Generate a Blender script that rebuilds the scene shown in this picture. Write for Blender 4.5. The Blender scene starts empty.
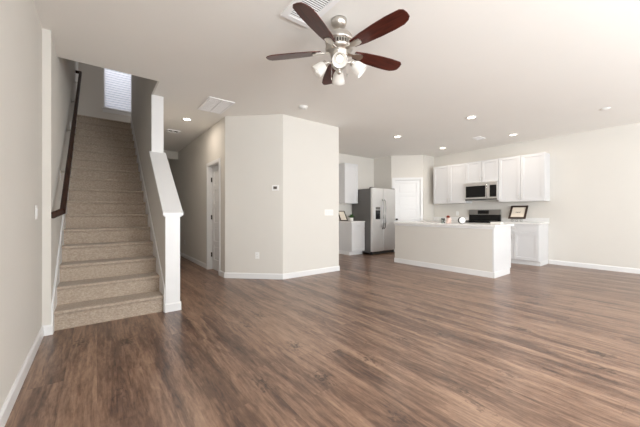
import bpy, bmesh, math, random
from mathutils import Vector, Matrix
random.seed(4)
S = bpy.context.scene
COL = S.collection
PI = math.pi

# ------------------------------------------------------------------ camera
CAMH = 1.12
cam = bpy.data.cameras.new('camera')
cam.sensor_width = 36.0
cam.lens = 292.0 / 640.0 * 36.0
cam.clip_start = 0.02
co = bpy.data.objects.new('camera', cam)
COL.objects.link(co)
co.location = (0, 0, CAMH)
co.rotation_euler = (PI / 2, 0, -math.atan(223.0 / 292.0))
S.camera = co

# ------------------------------------------------------------------ world and light
w = bpy.data.worlds.new('world')
S.world = w
w.use_nodes = True
bgn = w.node_tree.nodes['Background']
bgn.inputs[0].default_value = (0.82, 0.88, 1.0, 1)
bgn.inputs[1].default_value = 0.55
S.view_settings.view_transform = 'Standard'
S.view_settings.look = 'None'
S.view_settings.gamma = 1
S.view_settings.exposure = 0.17
S.view_settings.use_curve_mapping = False
S.cycles.max_bounces = 14
S.cycles.diffuse_bounces = 8
S.cycles.sample_clamp_indirect = 6


def area(name, loc, rot, sx, sy, power, color):
    l = bpy.data.lights.new(name, 'AREA')
    l.shape = 'RECTANGLE'
    l.size = sx
    l.size_y = sy
    l.energy = power
    l.color = color
    o = bpy.data.objects.new(name, l)
    COL.objects.link(o)
    o.location = loc
    o.rotation_euler = rot
    return o


DAY = (0.945, 0.985, 1.0)
TILT = math.radians(40)   # window lamps tipped upwards, shaped to brighten the ceiling
YB = -3.6            # the wall behind the photographer
# daylight standing in the three window openings behind the photographer
area('daylight_a', (2.45, YB - 0.02, 1.45), (PI / 2 + TILT, 0, 0), 1.7, 1.9, 215, DAY)
area('daylight_b', (4.65, YB - 0.02, 1.45), (PI / 2 + TILT, 0, 0), 1.7, 1.9, 108, DAY)
area('daylight_c', (6.85, YB - 0.02, 1.15), (PI / 2 + TILT, 0, 0), 1.8, 2.2, 66, DAY)
# fill in an added, unseen left-wall window, to brighten the left-facing fronts
area('fill_left', (-0.42, -1.9, 1.45), (0, -PI / 2 - TILT * 0.8, 0), 1.9, 2.3, 205, DAY)
# daylight behind the blind of the stair window
area('daylight_stair', (0.43, 9.75, 5.5), (-PI / 2 + 0.95, 0, 0), 1.4, 1.2, 85, (0.93, 0.95, 1.0))
# unseen fill added above the stairwell to light treads and nosings
area('stairwell_fill', (0.13, 6.3, 5.55), (0, 0, 0), 0.35, 0.35, 2.0, (1.0, 0.93, 0.85))
# unseen fill added right of the landing, lifts the stairwell walls
area('landing_fill', (2.05, 8.2, 4.3), (0, PI / 2, 0), 1.6, 0.8, 6, (0.97, 0.97, 1.0))


# ------------------------------------------------------------------ materials
def mat(name, col, rough=0.5, metal=0.0, noise=0.0, nscale=8.0, bump=0.0, bscale=200.0, spec=0.5, coat=0.0):
    m = bpy.data.materials.new(name)
    m.use_nodes = True
    nt = m.node_tree
    b = nt.nodes['Principled BSDF']
    b.inputs['Roughness'].default_value = rough
    b.inputs['Metallic'].default_value = metal
    b.inputs['Specular IOR Level'].default_value = spec
    b.inputs['Coat Weight'].default_value = coat
    tc = nt.nodes.new('ShaderNodeTexCoord')
    n = nt.nodes.new('ShaderNodeTexNoise')
    n.inputs['Scale'].default_value = nscale
    n.inputs['Detail'].default_value = 4
    nt.links.new(tc.outputs['Object'], n.inputs['Vector'])
    mx = nt.nodes.new('ShaderNodeMix')
    mx.data_type = 'RGBA'
    a = [max(0, c * (1 - noise)) for c in col]
    c2 = [min(1, c * (1 + noise)) for c in col]
    mx.inputs[6].default_value = (*a, 1)
    mx.inputs[7].default_value = (*c2, 1)
    nt.links.new(n.outputs['Fac'], mx.inputs[0])
    nt.links.new(mx.outputs[2], b.inputs['Base Color'])
    if bump:
        n2 = nt.nodes.new('ShaderNodeTexNoise')
        n2.inputs['Scale'].default_value = bscale
        nt.links.new(tc.outputs['Object'], n2.inputs['Vector'])
        bp = nt.nodes.new('ShaderNodeBump')
        bp.inputs['Strength'].default_value = bump
        bp.inputs['Distance'].default_value = 0.01
        nt.links.new(n2.outputs['Fac'], bp.inputs['Height'])
        nt.links.new(bp.outputs[0], b.inputs['Normal'])
    return m


def emis(name, col, strength):
    m = bpy.data.materials.new(name)
    m.use_nodes = True
    b = m.node_tree.nodes['Principled BSDF']
    b.inputs['Base Color'].default_value = (0.8, 0.8, 0.8, 1)
    b.inputs['Emission Color'].default_value = (*col, 1)
    b.inputs['Emission Strength'].default_value = strength
    return m


M = {}
M['wall'] = mat('wall_paint', (0.665, 0.64, 0.60), 0.75, noise=0.015, nscale=3, bump=0.08, bscale=150)
M['ceil'] = mat('ceiling_paint', (0.87, 0.855, 0.825), 0.9, noise=0.015, nscale=2, bump=0.12, bscale=90)
M['trim'] = mat('white_trim_paint', (0.76, 0.76, 0.765), 0.35, noise=0.01)
M['cab'] = mat('white_cabinet_paint', (0.68, 0.68, 0.69), 0.32, noise=0.01)
M['gap'] = mat('cabinet_gap', (0.25, 0.24, 0.23), 0.6)
M['quartz'] = mat('white_worktop', (0.80, 0.79, 0.78), 0.18, noise=0.05, nscale=22)
M['steel'] = mat('stainless_steel', (0.80, 0.795, 0.785), 0.38, metal=1.0, noise=0.05, nscale=5)
M['nickel'] = mat('brushed_nickel', (0.62, 0.59, 0.55), 0.33, metal=1.0, noise=0.05)
M['steel_dark'] = mat('brushed_dark_steel', (0.36, 0.355, 0.35), 0.35, metal=1.0)
M['chrome'] = mat('chrome', (0.7, 0.7, 0.7), 0.15, metal=1.0)
M['darkmetal'] = mat('dark_metal', (0.05, 0.045, 0.04), 0.35, metal=0.8)
M['fside'] = mat('fridge_side_grey', (0.12, 0.115, 0.11), 0.45, noise=0.08, nscale=60)
M['black'] = mat('black_glass', (0.006, 0.006, 0.007), 0.12)
M['blackm'] = mat('black_enamel', (0.012, 0.012, 0.012), 0.4)
M['rubber'] = mat('dark_grille', (0.02, 0.02, 0.02), 0.7)
M['plate'] = mat('white_plastic', (0.82, 0.82, 0.81), 0.4)
M['hole'] = mat('socket_slot', (0.12, 0.115, 0.11), 0.6)
M['lcd'] = mat('thermostat_screen', (0.10, 0.085, 0.08), 0.25)
M['pot'] = mat('white_ceramic', (0.85, 0.83, 0.8), 0.3)
M['leaf'] = mat('green_leaf', (0.045, 0.12, 0.03), 0.5, noise=0.4, nscale=40)
M['paper'] = mat('cream_paper', (0.78, 0.70, 0.60), 0.8, noise=0.03)
M['ink'] = mat('dark_ink', (0.03, 0.02, 0.015), 0.7)
M['dframe'] = mat('dark_frame_wood', (0.035, 0.018, 0.012), 0.35, noise=0.3, nscale=30)
M['rust'] = mat('rust_petals', (0.33, 0.06, 0.03), 0.6, noise=0.35, nscale=60)
M['pink'] = mat('pale_pink_ceramic', (0.75, 0.58, 0.52), 0.35)
M['towel'] = mat('white_cloth', (0.8, 0.78, 0.74), 0.9, bump=0.3, bscale=300)
M['vent'] = mat('white_grille', (0.92, 0.92, 0.93), 0.5)
M['lamp'] = emis('can_light_lens', (1.0, 0.90, 0.76), 9.0)
M['can'] = mat('can_trim', (0.82, 0.81, 0.79), 0.5)
M['bulb'] = emis('lit_bulb', (1.0, 0.95, 0.88), 1.2)


def wood_like(name, c1, c2, rough, sc=(30, 3, 30), spec=0.5):
    m = bpy.data.materials.new(name)
    m.use_nodes = True
    nt = m.node_tree
    b = nt.nodes['Principled BSDF']
    b.inputs['Roughness'].default_value = rough
    b.inputs['Specular IOR Level'].default_value = spec
    tc = nt.nodes.new('ShaderNodeTexCoord')
    mp = nt.nodes.new('ShaderNodeMapping')
    mp.inputs['Scale'].default_value = sc
    n = nt.nodes.new('ShaderNodeTexNoise')
    n.inputs['Scale'].default_value = 1
    n.inputs['Detail'].default_value = 6
    cr = nt.nodes.new('ShaderNodeValToRGB')
    cr.color_ramp.elements[0].position = 0.3
    cr.color_ramp.elements[1].position = 0.7
    cr.color_ramp.elements[0].color = (*c1, 1)
    cr.color_ramp.elements[1].color = (*c2, 1)
    nt.links.new(tc.outputs['Object'], mp.inputs[0])
    nt.links.new(mp.outputs[0], n.inputs['Vector'])
    nt.links.new(n.outputs['Fac'], cr.inputs[0])
    nt.links.new(cr.outputs[0], b.inputs['Base Color'])
    return m


M['blade'] = wood_like('cherry_blade_wood', (0.035, 0.008, 0.006), (0.10, 0.022, 0.014), 0.3, (6, 60, 60), 0.35)
M['rail'] = wood_like('dark_stained_rail', (0.02, 0.009, 0.006), (0.05, 0.022, 0.014), 0.45, (60, 6, 6), 0.2)


def carpet_mat():
    m = bpy.data.materials.new('beige_carpet')
    m.use_nodes = True
    nt = m.node_tree
    b = nt.nodes['Principled BSDF']
    b.inputs['Roughness'].default_value = 1.0
    b.inputs['Specular IOR Level'].default_value = 0.05
    b.inputs['Sheen Weight'].default_value = 0.15
    tc = nt.nodes.new('ShaderNodeTexCoord')
    n = nt.nodes.new('ShaderNodeTexNoise')
    n.inputs['Scale'].default_value = 70
    n.inputs['Detail'].default_value = 5
    n.inputs['Roughness'].default_value = 0.75
    mp = nt.nodes.new('ShaderNodeMapping')
    mp.inputs['Scale'].default_value = (0.6, 1, 1)
    cr = nt.nodes.new('ShaderNodeValToRGB')
    cr.color_ramp.elements[0].position = 0.32
    cr.color_ramp.elements[1].position = 0.68
    cr.color_ramp.elements[0].color = (0.32, 0.255, 0.20, 1)
    cr.color_ramp.elements[1].color = (0.53, 0.445, 0.365, 1)
    nt.links.new(tc.outputs['Object'], mp.inputs[0])
    nt.links.new(mp.outputs[0], n.inputs['Vector'])
    nt.links.new(n.outputs['Fac'], cr.inputs[0])
    nt.links.new(cr.outputs[0], b.inputs['Base Color'])
    bp = nt.nodes.new('ShaderNodeBump')
    bp.inputs['Strength'].default_value = 0.6
    bp.inputs['Distance'].default_value = 0.01
    nt.links.new(n.outputs['Fac'], bp.inputs['Height'])
    nt.links.new(bp.outputs[0], b.inputs['Normal'])
    return m


M['carpet'] = carpet_mat()


def floor_mat():
    m = bpy.data.materials.new('vinyl_plank')
    m.use_nodes = True
    nt = m.node_tree
    L = nt.links.new
    N = nt.nodes.new
    b = nt.nodes['Principled BSDF']

    def math_(op, a, b_=None, c=None):
        n = N('ShaderNodeMath')
        n.operation = op
        for i, v in enumerate((a, b_, c)):
            if v is None:
                continue
            if isinstance(v, (int, float)):
                n.inputs[i].default_value = v
            else:
                L(v, n.inputs[i])
        return n.outputs[0]
    tc = N('ShaderNodeTexCoord')
    sp = N('ShaderNodeSeparateXYZ')
    L(tc.outputs['Object'], sp.inputs[0])
    X, Y = sp.outputs[0], sp.outputs[1]
    W, LEN = 0.178, 1.35
    u = math_('DIVIDE', X, W)
    row = math_('FLOOR', u)
    wn = N('ShaderNodeTexWhiteNoise')
    wn.noise_dimensions = '1D'
    L(row, wn.inputs['W'])
    v = math_('ADD', math_('DIVIDE', Y, LEN), wn.outputs['Value'])
    col = math_('FLOOR', v)
    idx = N('ShaderNodeCombineXYZ')
    L(row, idx.inputs[0])
    L(col, idx.inputs[1])
    wn2 = N('ShaderNodeTexWhiteNoise')
    wn2.noise_dimensions = '3D'
    L(idx.outputs[0], wn2.inputs['Vector'])
    rnd = wn2.outputs['Value']
    # grain coordinates, shifted on every plank
    shift = math_('MULTIPLY', rnd, 37.0)

    def grain(sx, sy, detail, dist=0.0, sh=shift):
        cb = N('ShaderNodeCombineXYZ')
        L(math_('MULTIPLY', X, sx), cb.inputs[0])
        L(math_('MULTIPLY', Y, sy), cb.inputs[1])
        L(sh, cb.inputs[2])
        n = N('ShaderNodeTexNoise')
        n.inputs['Scale'].default_value = 1
        n.inputs['Detail'].default_value = detail
        n.inputs['Roughness'].default_value = 0.6
        n.inputs['Distortion'].default_value = dist
        L(cb.outputs[0], n.inputs['Vector'])
        return n.outputs['Fac']
    soft = math_('MULTIPLY', rnd, 0.5)
    g1 = grain(7.5, 0.6, 3, 0.7, soft)
    g2 = grain(70, 7.0, 5, 0.6)
    g3 = grain(17, 2.2, 6, 1.6, math_('MULTIPLY', rnd, 1.1))
    g4 = grain(45, 22, 3, 0.5)
    s = math_('ADD', math_('MULTIPLY', g1, 0.40), math_('MULTIPLY', g2, 0.22))
    s = math_('ADD', s, math_('MULTIPLY', g3, 0.30))
    s = math_('ADD', s, math_('MULTIPLY', g4, 0.08))
    s = math_('ADD', s, math_('MULTIPLY', math_('SUBTRACT', rnd, 0.5), 0.035))
    cr = N('ShaderNodeValToRGB')
    e = cr.color_ramp.elements
    e[0].position = 0.375
    e[0].color = (0.066, 0.038, 0.030, 1)
    e[1].position = 0.645
    e[1].color = (0.38, 0.25, 0.172, 1)
    k = e.new(0.455)
    k.color = (0.135, 0.078, 0.054, 1)
    k = e.new(0.525)
    k.color = (0.235, 0.143, 0.098, 1)
    L(s, cr.inputs[0])
    # knots
    cb = N('ShaderNodeCombineXYZ')
    L(math_('MULTIPLY', X, 3.6), cb.inputs[0])
    L(math_('MULTIPLY', Y, 1.9), cb.inputs[1])
    vo = N('ShaderNodeTexVoronoi')
    vo.inputs['Scale'].default_value = 1
    L(cb.outputs[0], vo.inputs['Vector'])
    jit = math_('ADD', vo.outputs['Distance'], math_('MULTIPLY', math_('SUBTRACT', g4, 0.5), 0.9))
    kn = N('ShaderNodeMapRange')
    kn.inputs['From Min'].default_value = 0.0
    kn.inputs['From Max'].default_value = 0.2
    kn.inputs['To Min'].default_value = 0.9
    kn.inputs['To Max'].default_value = 0.0
    L(jit, kn.inputs['Value'])
    mx = N('ShaderNodeMix')
    mx.data_type = 'RGBA'
    L(kn.outputs[0], mx.inputs[0])
    L(cr.outputs[0], mx.inputs[6])
    mx.inputs[7].default_value = (0.045, 0.027, 0.021, 1)
    # seams between the planks
    fu = math_('FRACT', u)
    fv = math_('FRACT', v)
    su = math_('LESS_THAN', math_('MINIMUM', fu, math_('SUBTRACT', 1.0, fu)), 0.009)
    sv = math_('LESS_THAN', math_('MINIMUM', fv, math_('SUBTRACT', 1.0, fv)), 0.0012)
    seam = math_('MAXIMUM', su, sv)
    mx2 = N('ShaderNodeMix')
    mx2.data_type = 'RGBA'
    L(math_('MULTIPLY', seam, 0.22), mx2.inputs[0])
    L(mx.outputs[2], mx2.inputs[6])
    mx2.inputs[7].default_value = (0.05, 0.03, 0.022, 1)
    L(mx2.outputs[2], b.inputs['Base Color'])
    rr = N('ShaderNodeMapRange')
    rr.inputs['To Min'].default_value = 0.25
    rr.inputs['To Max'].default_value = 0.36
    L(g2, rr.inputs['Value'])
    L(rr.outputs[0], b.inputs['Roughness'])
    b.inputs['Specular IOR Level'].default_value = 0.5
    bp = N('ShaderNodeBump')
    bp.inputs['Strength'].default_value = 0.12
    bp.inputs['Distance'].default_value = 0.004
    L(math_('SUBTRACT', g2, seam), bp.inputs['Height'])
    L(bp.outputs[0], b.inputs['Normal'])
    return m


M['floor'] = floor_mat()


def translucent(name, col, t=0.4, rough=0.3):
    m = bpy.data.materials.new(name)
    m.use_nodes = True
    nt = m.node_tree
    b = nt.nodes['Principled BSDF']
    b.inputs['Base Color'].default_value = (*col, 1)
    b.inputs['Roughness'].default_value = rough
    tr = nt.nodes.new('ShaderNodeBsdfTranslucent')
    tr.inputs[0].default_value = (*col, 1)
    mx = nt.nodes.new('ShaderNodeMixShader')
    mx.inputs[0].default_value = t
    nt.links.new(b.outputs[0], mx.inputs[1])
    nt.links.new(tr.outputs[0], mx.inputs[2])
    nt.links.new(mx.outputs[0], nt.nodes['Material Output'].inputs[0])
    return m


M['slat'] = translucent('blind_slat', (0.86, 0.86, 0.88), 0.4)
M['shade'] = translucent('frosted_glass', (0.90, 0.89, 0.87), 0.45, 0.25)


def clear_mat():
    m = bpy.data.materials.new('clear_glass')
    m.use_nodes = True
    b = m.node_tree.nodes['Principled BSDF']
    b.inputs['Base Color'].default_value = (0.85, 0.95, 0.92, 1)
    b.inputs['Transmission Weight'].default_value = 1
    b.inputs['Roughness'].default_value = 0.03
    return m


M['clear'] = clear_mat()


# ------------------------------------------------------------------ mesh helpers
class MB:
    """one bmesh; coordinates are given in world space and o is taken off"""

    def __init__(self, o=(0, 0, 0)):
        self.bm = bmesh.new()
        self.o = Vector(o)

    def box(self, x0, x1, y0, y1, z0, z1, bev=0.0, mtx=None):
        g = bmesh.ops.create_cube(self.bm, size=1)
        vs = g['verts']
        for v in vs:
            v.co = Vector(((x0 + x1) / 2 + v.co.x * (x1 - x0), (y0 + y1) / 2 + v.co.y * (y1 - y0),
                           (z0 + z1) / 2 + v.co.z * (z1 - z0))) - self.o
            if mtx:
                v.co = mtx @ v.co
        if bev:
            es = list({e for v in vs for e in v.link_edges})
            bmesh.ops.bevel(self.bm, geom=es, offset=bev, segments=2, affect='EDGES', profile=0.7)
        return self

    def prism(self, pts, z0, z1, axis='z'):
        """pts polygon in the plane across the axis; axis x: pts are (y,z); y: (x,z); z: (x,y)"""
        def P(p, t):
            if axis == 'z':
                v = (p[0], p[1], t)
            elif axis == 'x':
                v = (t, p[0], p[1])
            else:
                v = (p[0], t, p[1])
            return self.bm.verts.new(Vector(v) - self.o)
        a = [P(p, z0) for p in pts]
        b = [P(p, z1) for p in pts]
        fs = [self.bm.faces.new(a), self.bm.faces.new(b[::-1])]
        n = len(pts)
        for i in range(n):
            fs.append(self.bm.faces.new((a[i], b[i], b[(i + 1) % n], a[(i + 1) % n])))
        bmesh.ops.recalc_face_normals(self.bm, faces=fs)
        return self

    def lathe(self, prof, c=(0, 0, 0), seg=28, mtx=None, caps=True):
        rings = []
        for r, z in prof:
            ring = []
            for i in range(seg):
                a = 2 * PI * i / seg
                v = Vector((r * math.cos(a), r * math.sin(a), z))
                if mtx:
                    v = mtx @ v
                ring.append(self.bm.verts.new(v + Vector(c) - self.o))
            rings.append(ring)
        fs = []
        for a, b in zip(rings, rings[1:]):
            for i in range(seg):
                fs.append(self.bm.faces.new((a[i], a[(i + 1) % seg], b[(i + 1) % seg], b[i])))
        if caps:
            fs.append(self.bm.faces.new(rings[0][::-1]))
            fs.append(self.bm.faces.new(rings[-1]))
            bmesh.ops.recalc_face_normals(self.bm, faces=fs)
        for f in fs:
            f.smooth = True
        return self

    def tube(self, pts, r, seg=10):
        pts = [Vector(p) for p in pts]
        rings = []
        up = Vector((0, 0, 1))
        for i, p in enumerate(pts):
            d = (pts[min(i + 1, len(pts) - 1)] - pts[max(i - 1, 0)]).normalized()
            s = d.cross(up)
            if s.length < 1e-3:
                s = d.cross(Vector((0, 1, 0)))
            s.normalize()
            t = s.cross(d)
            rings.append([self.bm.verts.new(p - self.o + s * r * math.cos(2 * PI * k / seg) + t * r * math.sin(2 * PI * k / seg))
                          for k in range(seg)])
        fs = []
        for a, b in zip(rings, rings[1:]):
            for i in range(seg):
                fs.append(self.bm.faces.new((a[i], a[(i + 1) % seg], b[(i + 1) % seg], b[i])))
        fs.append(self.bm.faces.new(rings[0][::-1]))
        fs.append(self.bm.faces.new(rings[-1]))
        bmesh.ops.recalc_face_normals(self.bm, faces=fs)
        for f in fs:
            f.smooth = True
        return self

    def build(self, name, m, parent=None):
        me = bpy.data.meshes.new(name)
        self.bm.to_mesh(me)
        self.bm.free()
        me.materials.append(m)
        o = bpy.data.objects.new(name, me)
        COL.objects.link(o)
        if parent:
            o.parent = parent
        return o


def thing(name, label, cat, loc=(0, 0, 0), rz=0.0, group=None):
    o = bpy.data.objects.new(name, None)
    o.empty_display_size = 0.1
    COL.objects.link(o)
    o.location = loc
    o.rotation_euler = (0, 0, rz)
    tag(o, label, cat, group)
    return o


def tag(o, label, cat, group=None):
    o['label'] = label
    o['category'] = cat
    if group:
        o['group'] = group
    return o


def struct(o, label=None):
    o['kind'] = 'structure'
    if label:
        o['label'] = label
    return o


def sroot(name, loc=(0, 0, 0), rz=0.0, label=None):
    o = bpy.data.objects.new(name, None)
    o.empty_display_size = 0.1
    COL.objects.link(o)
    o.location = loc
    o.rotation_euler = (0, 0, rz)
    return struct(o, label)


def copy_tree(o, parent=None):
    c = o.copy()
    COL.objects.link(c)
    if parent:
        c.parent = parent
    for ch in list(o.children):
        copy_tree(ch, c)
    return c


# ------------------------------------------------------------------ the setting
H = 2.81                       # main ceiling
H2 = 5.6                       # upstairs ceiling
XL, XS0, XS1, XS2 = -0.40, -0.34, 0.615, 0.765      # left wall, stair left wall, stair half wall faces
XR = 8.0
YS = 3.74                      # foot of the stairs
RISE, RUN, NST = 0.1855, 0.252, 17
YTOP = YS + (NST - 1) * RUN
YLAND = 8.72
YHALL = 9.9
YK = 6.2                       # kitchen back wall
PA, PB = (6.84, 5.52), (7.475, 4.885)                  # diagonal pantry wall
YP = 4.77

f = MB().box(XL - 0.12, XR + 0.12, YB - 0.12, 10.02, -0.1, 0)
struct(f.build('floor', M['floor']), 'dark brown wood plank floor with streaky grain')

c = MB()
c.box(XS1 + 0.02, XR + 0.12, YB - 0.12, 10.02, H, H + 0.3)
c.box(XL - 0.06, XS1 + 0.02, YB - 0.12, 4.22, H, H + 0.3)
struct(c.build('ceiling', M['ceil']), 'pale greige ceiling with an opening over the stairs')
struct(MB().box(XL - 0.12, 2.2, 4.1, YLAND + 0.12, H2, H2 + 0.1).build('ceiling_upstairs', M['ceil']))

# left wall, with the thicker stair wall from y 3.66 on
lw = MB().box(XL - 0.12, XL, -0.7, 3.66, 0, H)
lw.box(XL - 0.12, XL, YB, -3.1, 0, H)
lw.box(XL - 0.12, XL, -3.1, -0.7, 0, 0.45)
lw.box(XL - 0.12, XL, -3.1, -0.7, 2.45, H)
struct(lw.build('wall_left', M['wall']), 'plain greige wall at the left edge')
struct(MB().box(XL - 0.12, XS0, 3.66, YLAND + 0.12, 0, H2).build('wall_stairs_left', M['wall']))
struct(MB().box(XR, XR + 0.12, YB, YP + 2, 0, H).build('wall_right', M['wall']), 'long greige wall behind the range and bare to the right')

# wall behind the photographer, three window openings
wb = MB()
ops = [(1.55, 3.35, 0.45, 2.45), (3.75, 5.55, 0.45, 2.45), (5.9, 7.8, 0.0, 2.3)]
x = XL - 0.12
for (a, b, z0, z1) in ops:
    wb.box(x, a, YB - 0.12, YB, 0, H)
    if z0 > 0:
        wb.box(a, b, YB - 0.12, YB, 0, z0)
    wb.box(a, b, YB - 0.12, YB, z1, H)
    x = b
wb.box(x, XR + 0.12, YB - 0.12, YB, 0, H)
struct(wb.build('wall_rear', M['wall']))
for i, (a, b, z0, z1) in enumerate(ops):
    r = sroot('window_%d' % (i + 2), (a, YB, z0))
    m_ = MB((a, YB, z0))
    t = 0.05
    m_.box(a, a + t, YB - 0.10, YB - 0.04, z0, z1)
    m_.box(b - t, b, YB - 0.10, YB - 0.04, z0, z1)
    m_.box(a, b, YB - 0.10, YB - 0.04, z1 - t, z1)
    m_.box(a, b, YB - 0.10, YB - 0.04, z0, z0 + t)
    m_.box((a + b) / 2 - 0.02, (a + b) / 2 + 0.02, YB - 0.10, YB - 0.04, z0, z1)
    m_.build('window_frame', M['trim'], r)

r = sroot('window_5', (XL, -3.1, 0.45))  # unseen window, added so light reaches the island and cabinet fronts
m_ = MB((XL, -3.1, 0.45))
for (ya, yb, za, zb) in ((-3.1, -3.05, 0.45, 2.45), (-0.75, -0.7, 0.45, 2.45), (-3.1, -0.7, 0.45, 0.5), (-3.1, -0.7, 2.4, 2.45), (-1.92, -1.88, 0.45, 2.45)):
    m_.box(XL - 0.10, XL - 0.04, ya, yb, za, zb)
m_.build('window_frame', M['trim'], r)

# stair half wall: sloping top then full height up past the ceiling
KY0, KY1 = 3.69, 4.75
KZ0, KZ1 = 1.105, 1.945
hw = MB()
hw.prism([(KY0, 0), (KY1, 0), (KY1, KZ1), (KY0, KZ0)], XS1, XS2, 'x')
struct(hw.build('wall_stairs_half', M['wall']), 'low sloping half wall beside the stair foot')
struct(MB().box(XS1, XS2, KY1, YTOP + 0.05, 0, H2).build('wall_stairs_right', M['wall']))
struct(MB().box(XS1, XS2, YTOP + 0.05, YHALL + 0.12, 0, H).build('wall_hall_left', M['wall']))
struct(MB().box(XS1, XS2, 4.22, KY1, H + 0.001, H2).build('wall_opening_right', M['wall']))
struct(MB().box(XS0, XS1 + 0.15, 4.08, 4.22, H + 0.3, H2).build('wall_opening_front', M['wall']))

# upstairs landing and back wall with the window opening
WX0, WX1, WZ0, WZ1 = 0.13, 0.715, 3.66, 4.80
lb = MB()
lb.box(XS0, WX0, YLAND, YLAND + 0.12, 2.6, H2)
lb.box(WX1, 2.2, YLAND, YLAND + 0.12, 2.6, H2)
lb.box(WX0, WX1, YLAND, YLAND + 0.12, 2.6, WZ0)
lb.box(WX0, WX1, YLAND, YLAND + 0.12, WZ1, H2)
struct(lb.build('wall_landing', M['wall']))
struct(MB().box(2.1, 2.2, YTOP + 0.05, YLAND, H + 0.3, H2).build('wall_landing_right', M['wall']))
struct(MB().box(XS2, 2.1, YTOP - 0.05, YTOP + 0.05, H + 0.3, H2).build('wall_landing_front', M['wall']))
struct(MB().box(XS0, 2.1, YTOP + 0.04, YLAND, 2.95, 3.14).build('floor_landing', M['carpet']))

# hall: right wall (with closet door opening), end wall, and the block with the thermostat
D0, D1, DZ = 5.33, 6.01, 2.06
hr = MB()
hr.box(1.77, 1.89, 5.04, D0, 0, H)
hr.box(1.77, 1.89, D1, YHALL, 0, H)
hr.box(1.77, 1.89, D0, D1, DZ, H)
struct(hr.build('wall_hall_right', M['wall']))
struct(MB().box(XS2, 1.89, YHALL, YHALL + 0.12, 0, H).build('wall_hall_end', M['wall']))
blk = MB()
i_ = 0.12
blk.prism([(1.77, 5.04), (2.515, 4.335), (2.565, 4.455), (1.89, 5.09)], 0, H)
struct(blk.build('wall_diagonal', M['wall']), 'diagonal wall panel with the thermostat')
struct(MB().prism([(2.515, 4.335), (3.775, 4.335), (3.775, 4.455), (2.565, 4.455)], 0, H).build('wall_center', M['wall']),
       'wall panel with the wide switch plate')
struct(MB().box(3.655, 3.775, 4.455, YK, 0, H).build('wall_kitchen_left', M['wall']))
struct(MB().box(3.775, 6.96, YK, YK + 0.12, 0, H).build('wall_kitchen_back', M['wall']))
struct(MB().box(6.84, 6.96, 5.52, YK, 0, H).build('wall_pantry_left', M['wall']))
struct(MB().box(7.475, XR, 4.87, 4.99, 0, H).build('wall_pantry_front', M['wall']))

# diagonal pantry wall with its door opening (local x along the wall from PA to PB)
PL = math.hypot(PB[0] - PA[0], PB[1] - PA[1])
PR = math.atan2(PB[1] - PA[1], PB[0] - PA[0])
PO0, PO1, PZ = 0.085, 0.825, 2.10
pw = sroot('wall_pantry_diagonal', (PA[0], PA[1], 0), PR)
m_ = MB()
m_.box(0, PO0, 0, 0.12, 0, H)
m_.box(PO1, PL, 0, 0.12, 0, H)
m_.box(PO0, PO1, 0, 0.12, PZ, H)
m_.build('wall_panel', M['wall'], pw)


def panel_door(parent, x0, x1, z1, yf, n=5, mat_=None):
    """recessed horizontal panel leaf, front face at yf facing -y"""
    b = MB()
    b.box(x0, x1, yf + 0.014, yf + 0.035, 0.012, z1)
    st = 0.10
    b.box(x0, x0 + st, yf, yf + 0.02, 0.012, z1, 0.003)
    b.box(x1 - st, x1, yf, yf + 0.02, 0.012, z1, 0.003)
    rails = [0.012]
    ph = (z1 - 0.012 - 0.2 - 0.09 * n) / n
    z = 0.012
    b.box(x0 + st - 0.004, x1 - st + 0.004, yf, yf + 0.02, z, z + 0.2, 0.003)
    z += 0.2
    for k in range(n):
        b.box(x0 + st + 0.03, x1 - st - 0.03, yf + 0.005, yf + 0.02, z + 0.03, z + ph - 0.03, 0.004)
        z += ph
        b.box(x0 + st - 0.004, x1 - st + 0.004, yf, yf + 0.02, z, min(z + 0.09, z1), 0.003)
        z += 0.09
    return b.build('door_leaf', mat_ or M['trim'], parent)


def casing(parent, x0, x1, z1, y, wdt=0.062, t=0.018, jd=0.12):
    b = MB()
    b.box(x0 - wdt, x0, y - t, y, 0, z1 + wdt, 0.004)
    b.box(x1, x1 + wdt, y - t, y, 0, z1 + wdt, 0.004)
    b.box(x0, x1, y - t, y, z1, z1 + wdt, 0.004)
    b.build('door_casing', M['trim'], parent)
    b = MB()
    b.box(x0, x0 + 0.012, y, y + jd, 0, z1)
    b.box(x1 - 0.012, x1, y, y + jd, 0, z1)
    b.box(x0, x1, y, y + jd, z1 - 0.012, z1)
    return b.build('door_jamb', M['trim'], parent)


pd = sroot('door_2', (PA[0], PA[1], 0), PR, 'white panelled pantry door on the diagonal wall')
casing(pd, PO0, PO1, PZ, -0.001)
lf = panel_door(pd, PO0 + 0.016, PO1 - 0.016, PZ - 0.016, 0.012)
kb = MB()
mx = Matrix.Rotation(PI / 2, 4, 'X')
kb.lathe([(0.026, 0), (0.026, 0.006), (0.011, 0.008), (0.011, 0.03), (0.024, 0.04), (0.028, 0.052), (0.022, 0.063), (0.006, 0.067)],
         (PO0 + 0.07, 0.012, 0.95), 20, mx)
kb.build('door_knob', M['darkmetal'], lf)
for z in (0.25, 1.0, 1.8):
    MB().box(PO1 - 0.020, PO1 - 0.011, 0.0, 0.02, z, z + 0.09).build('hinge', M['nickel'], pd)

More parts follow.
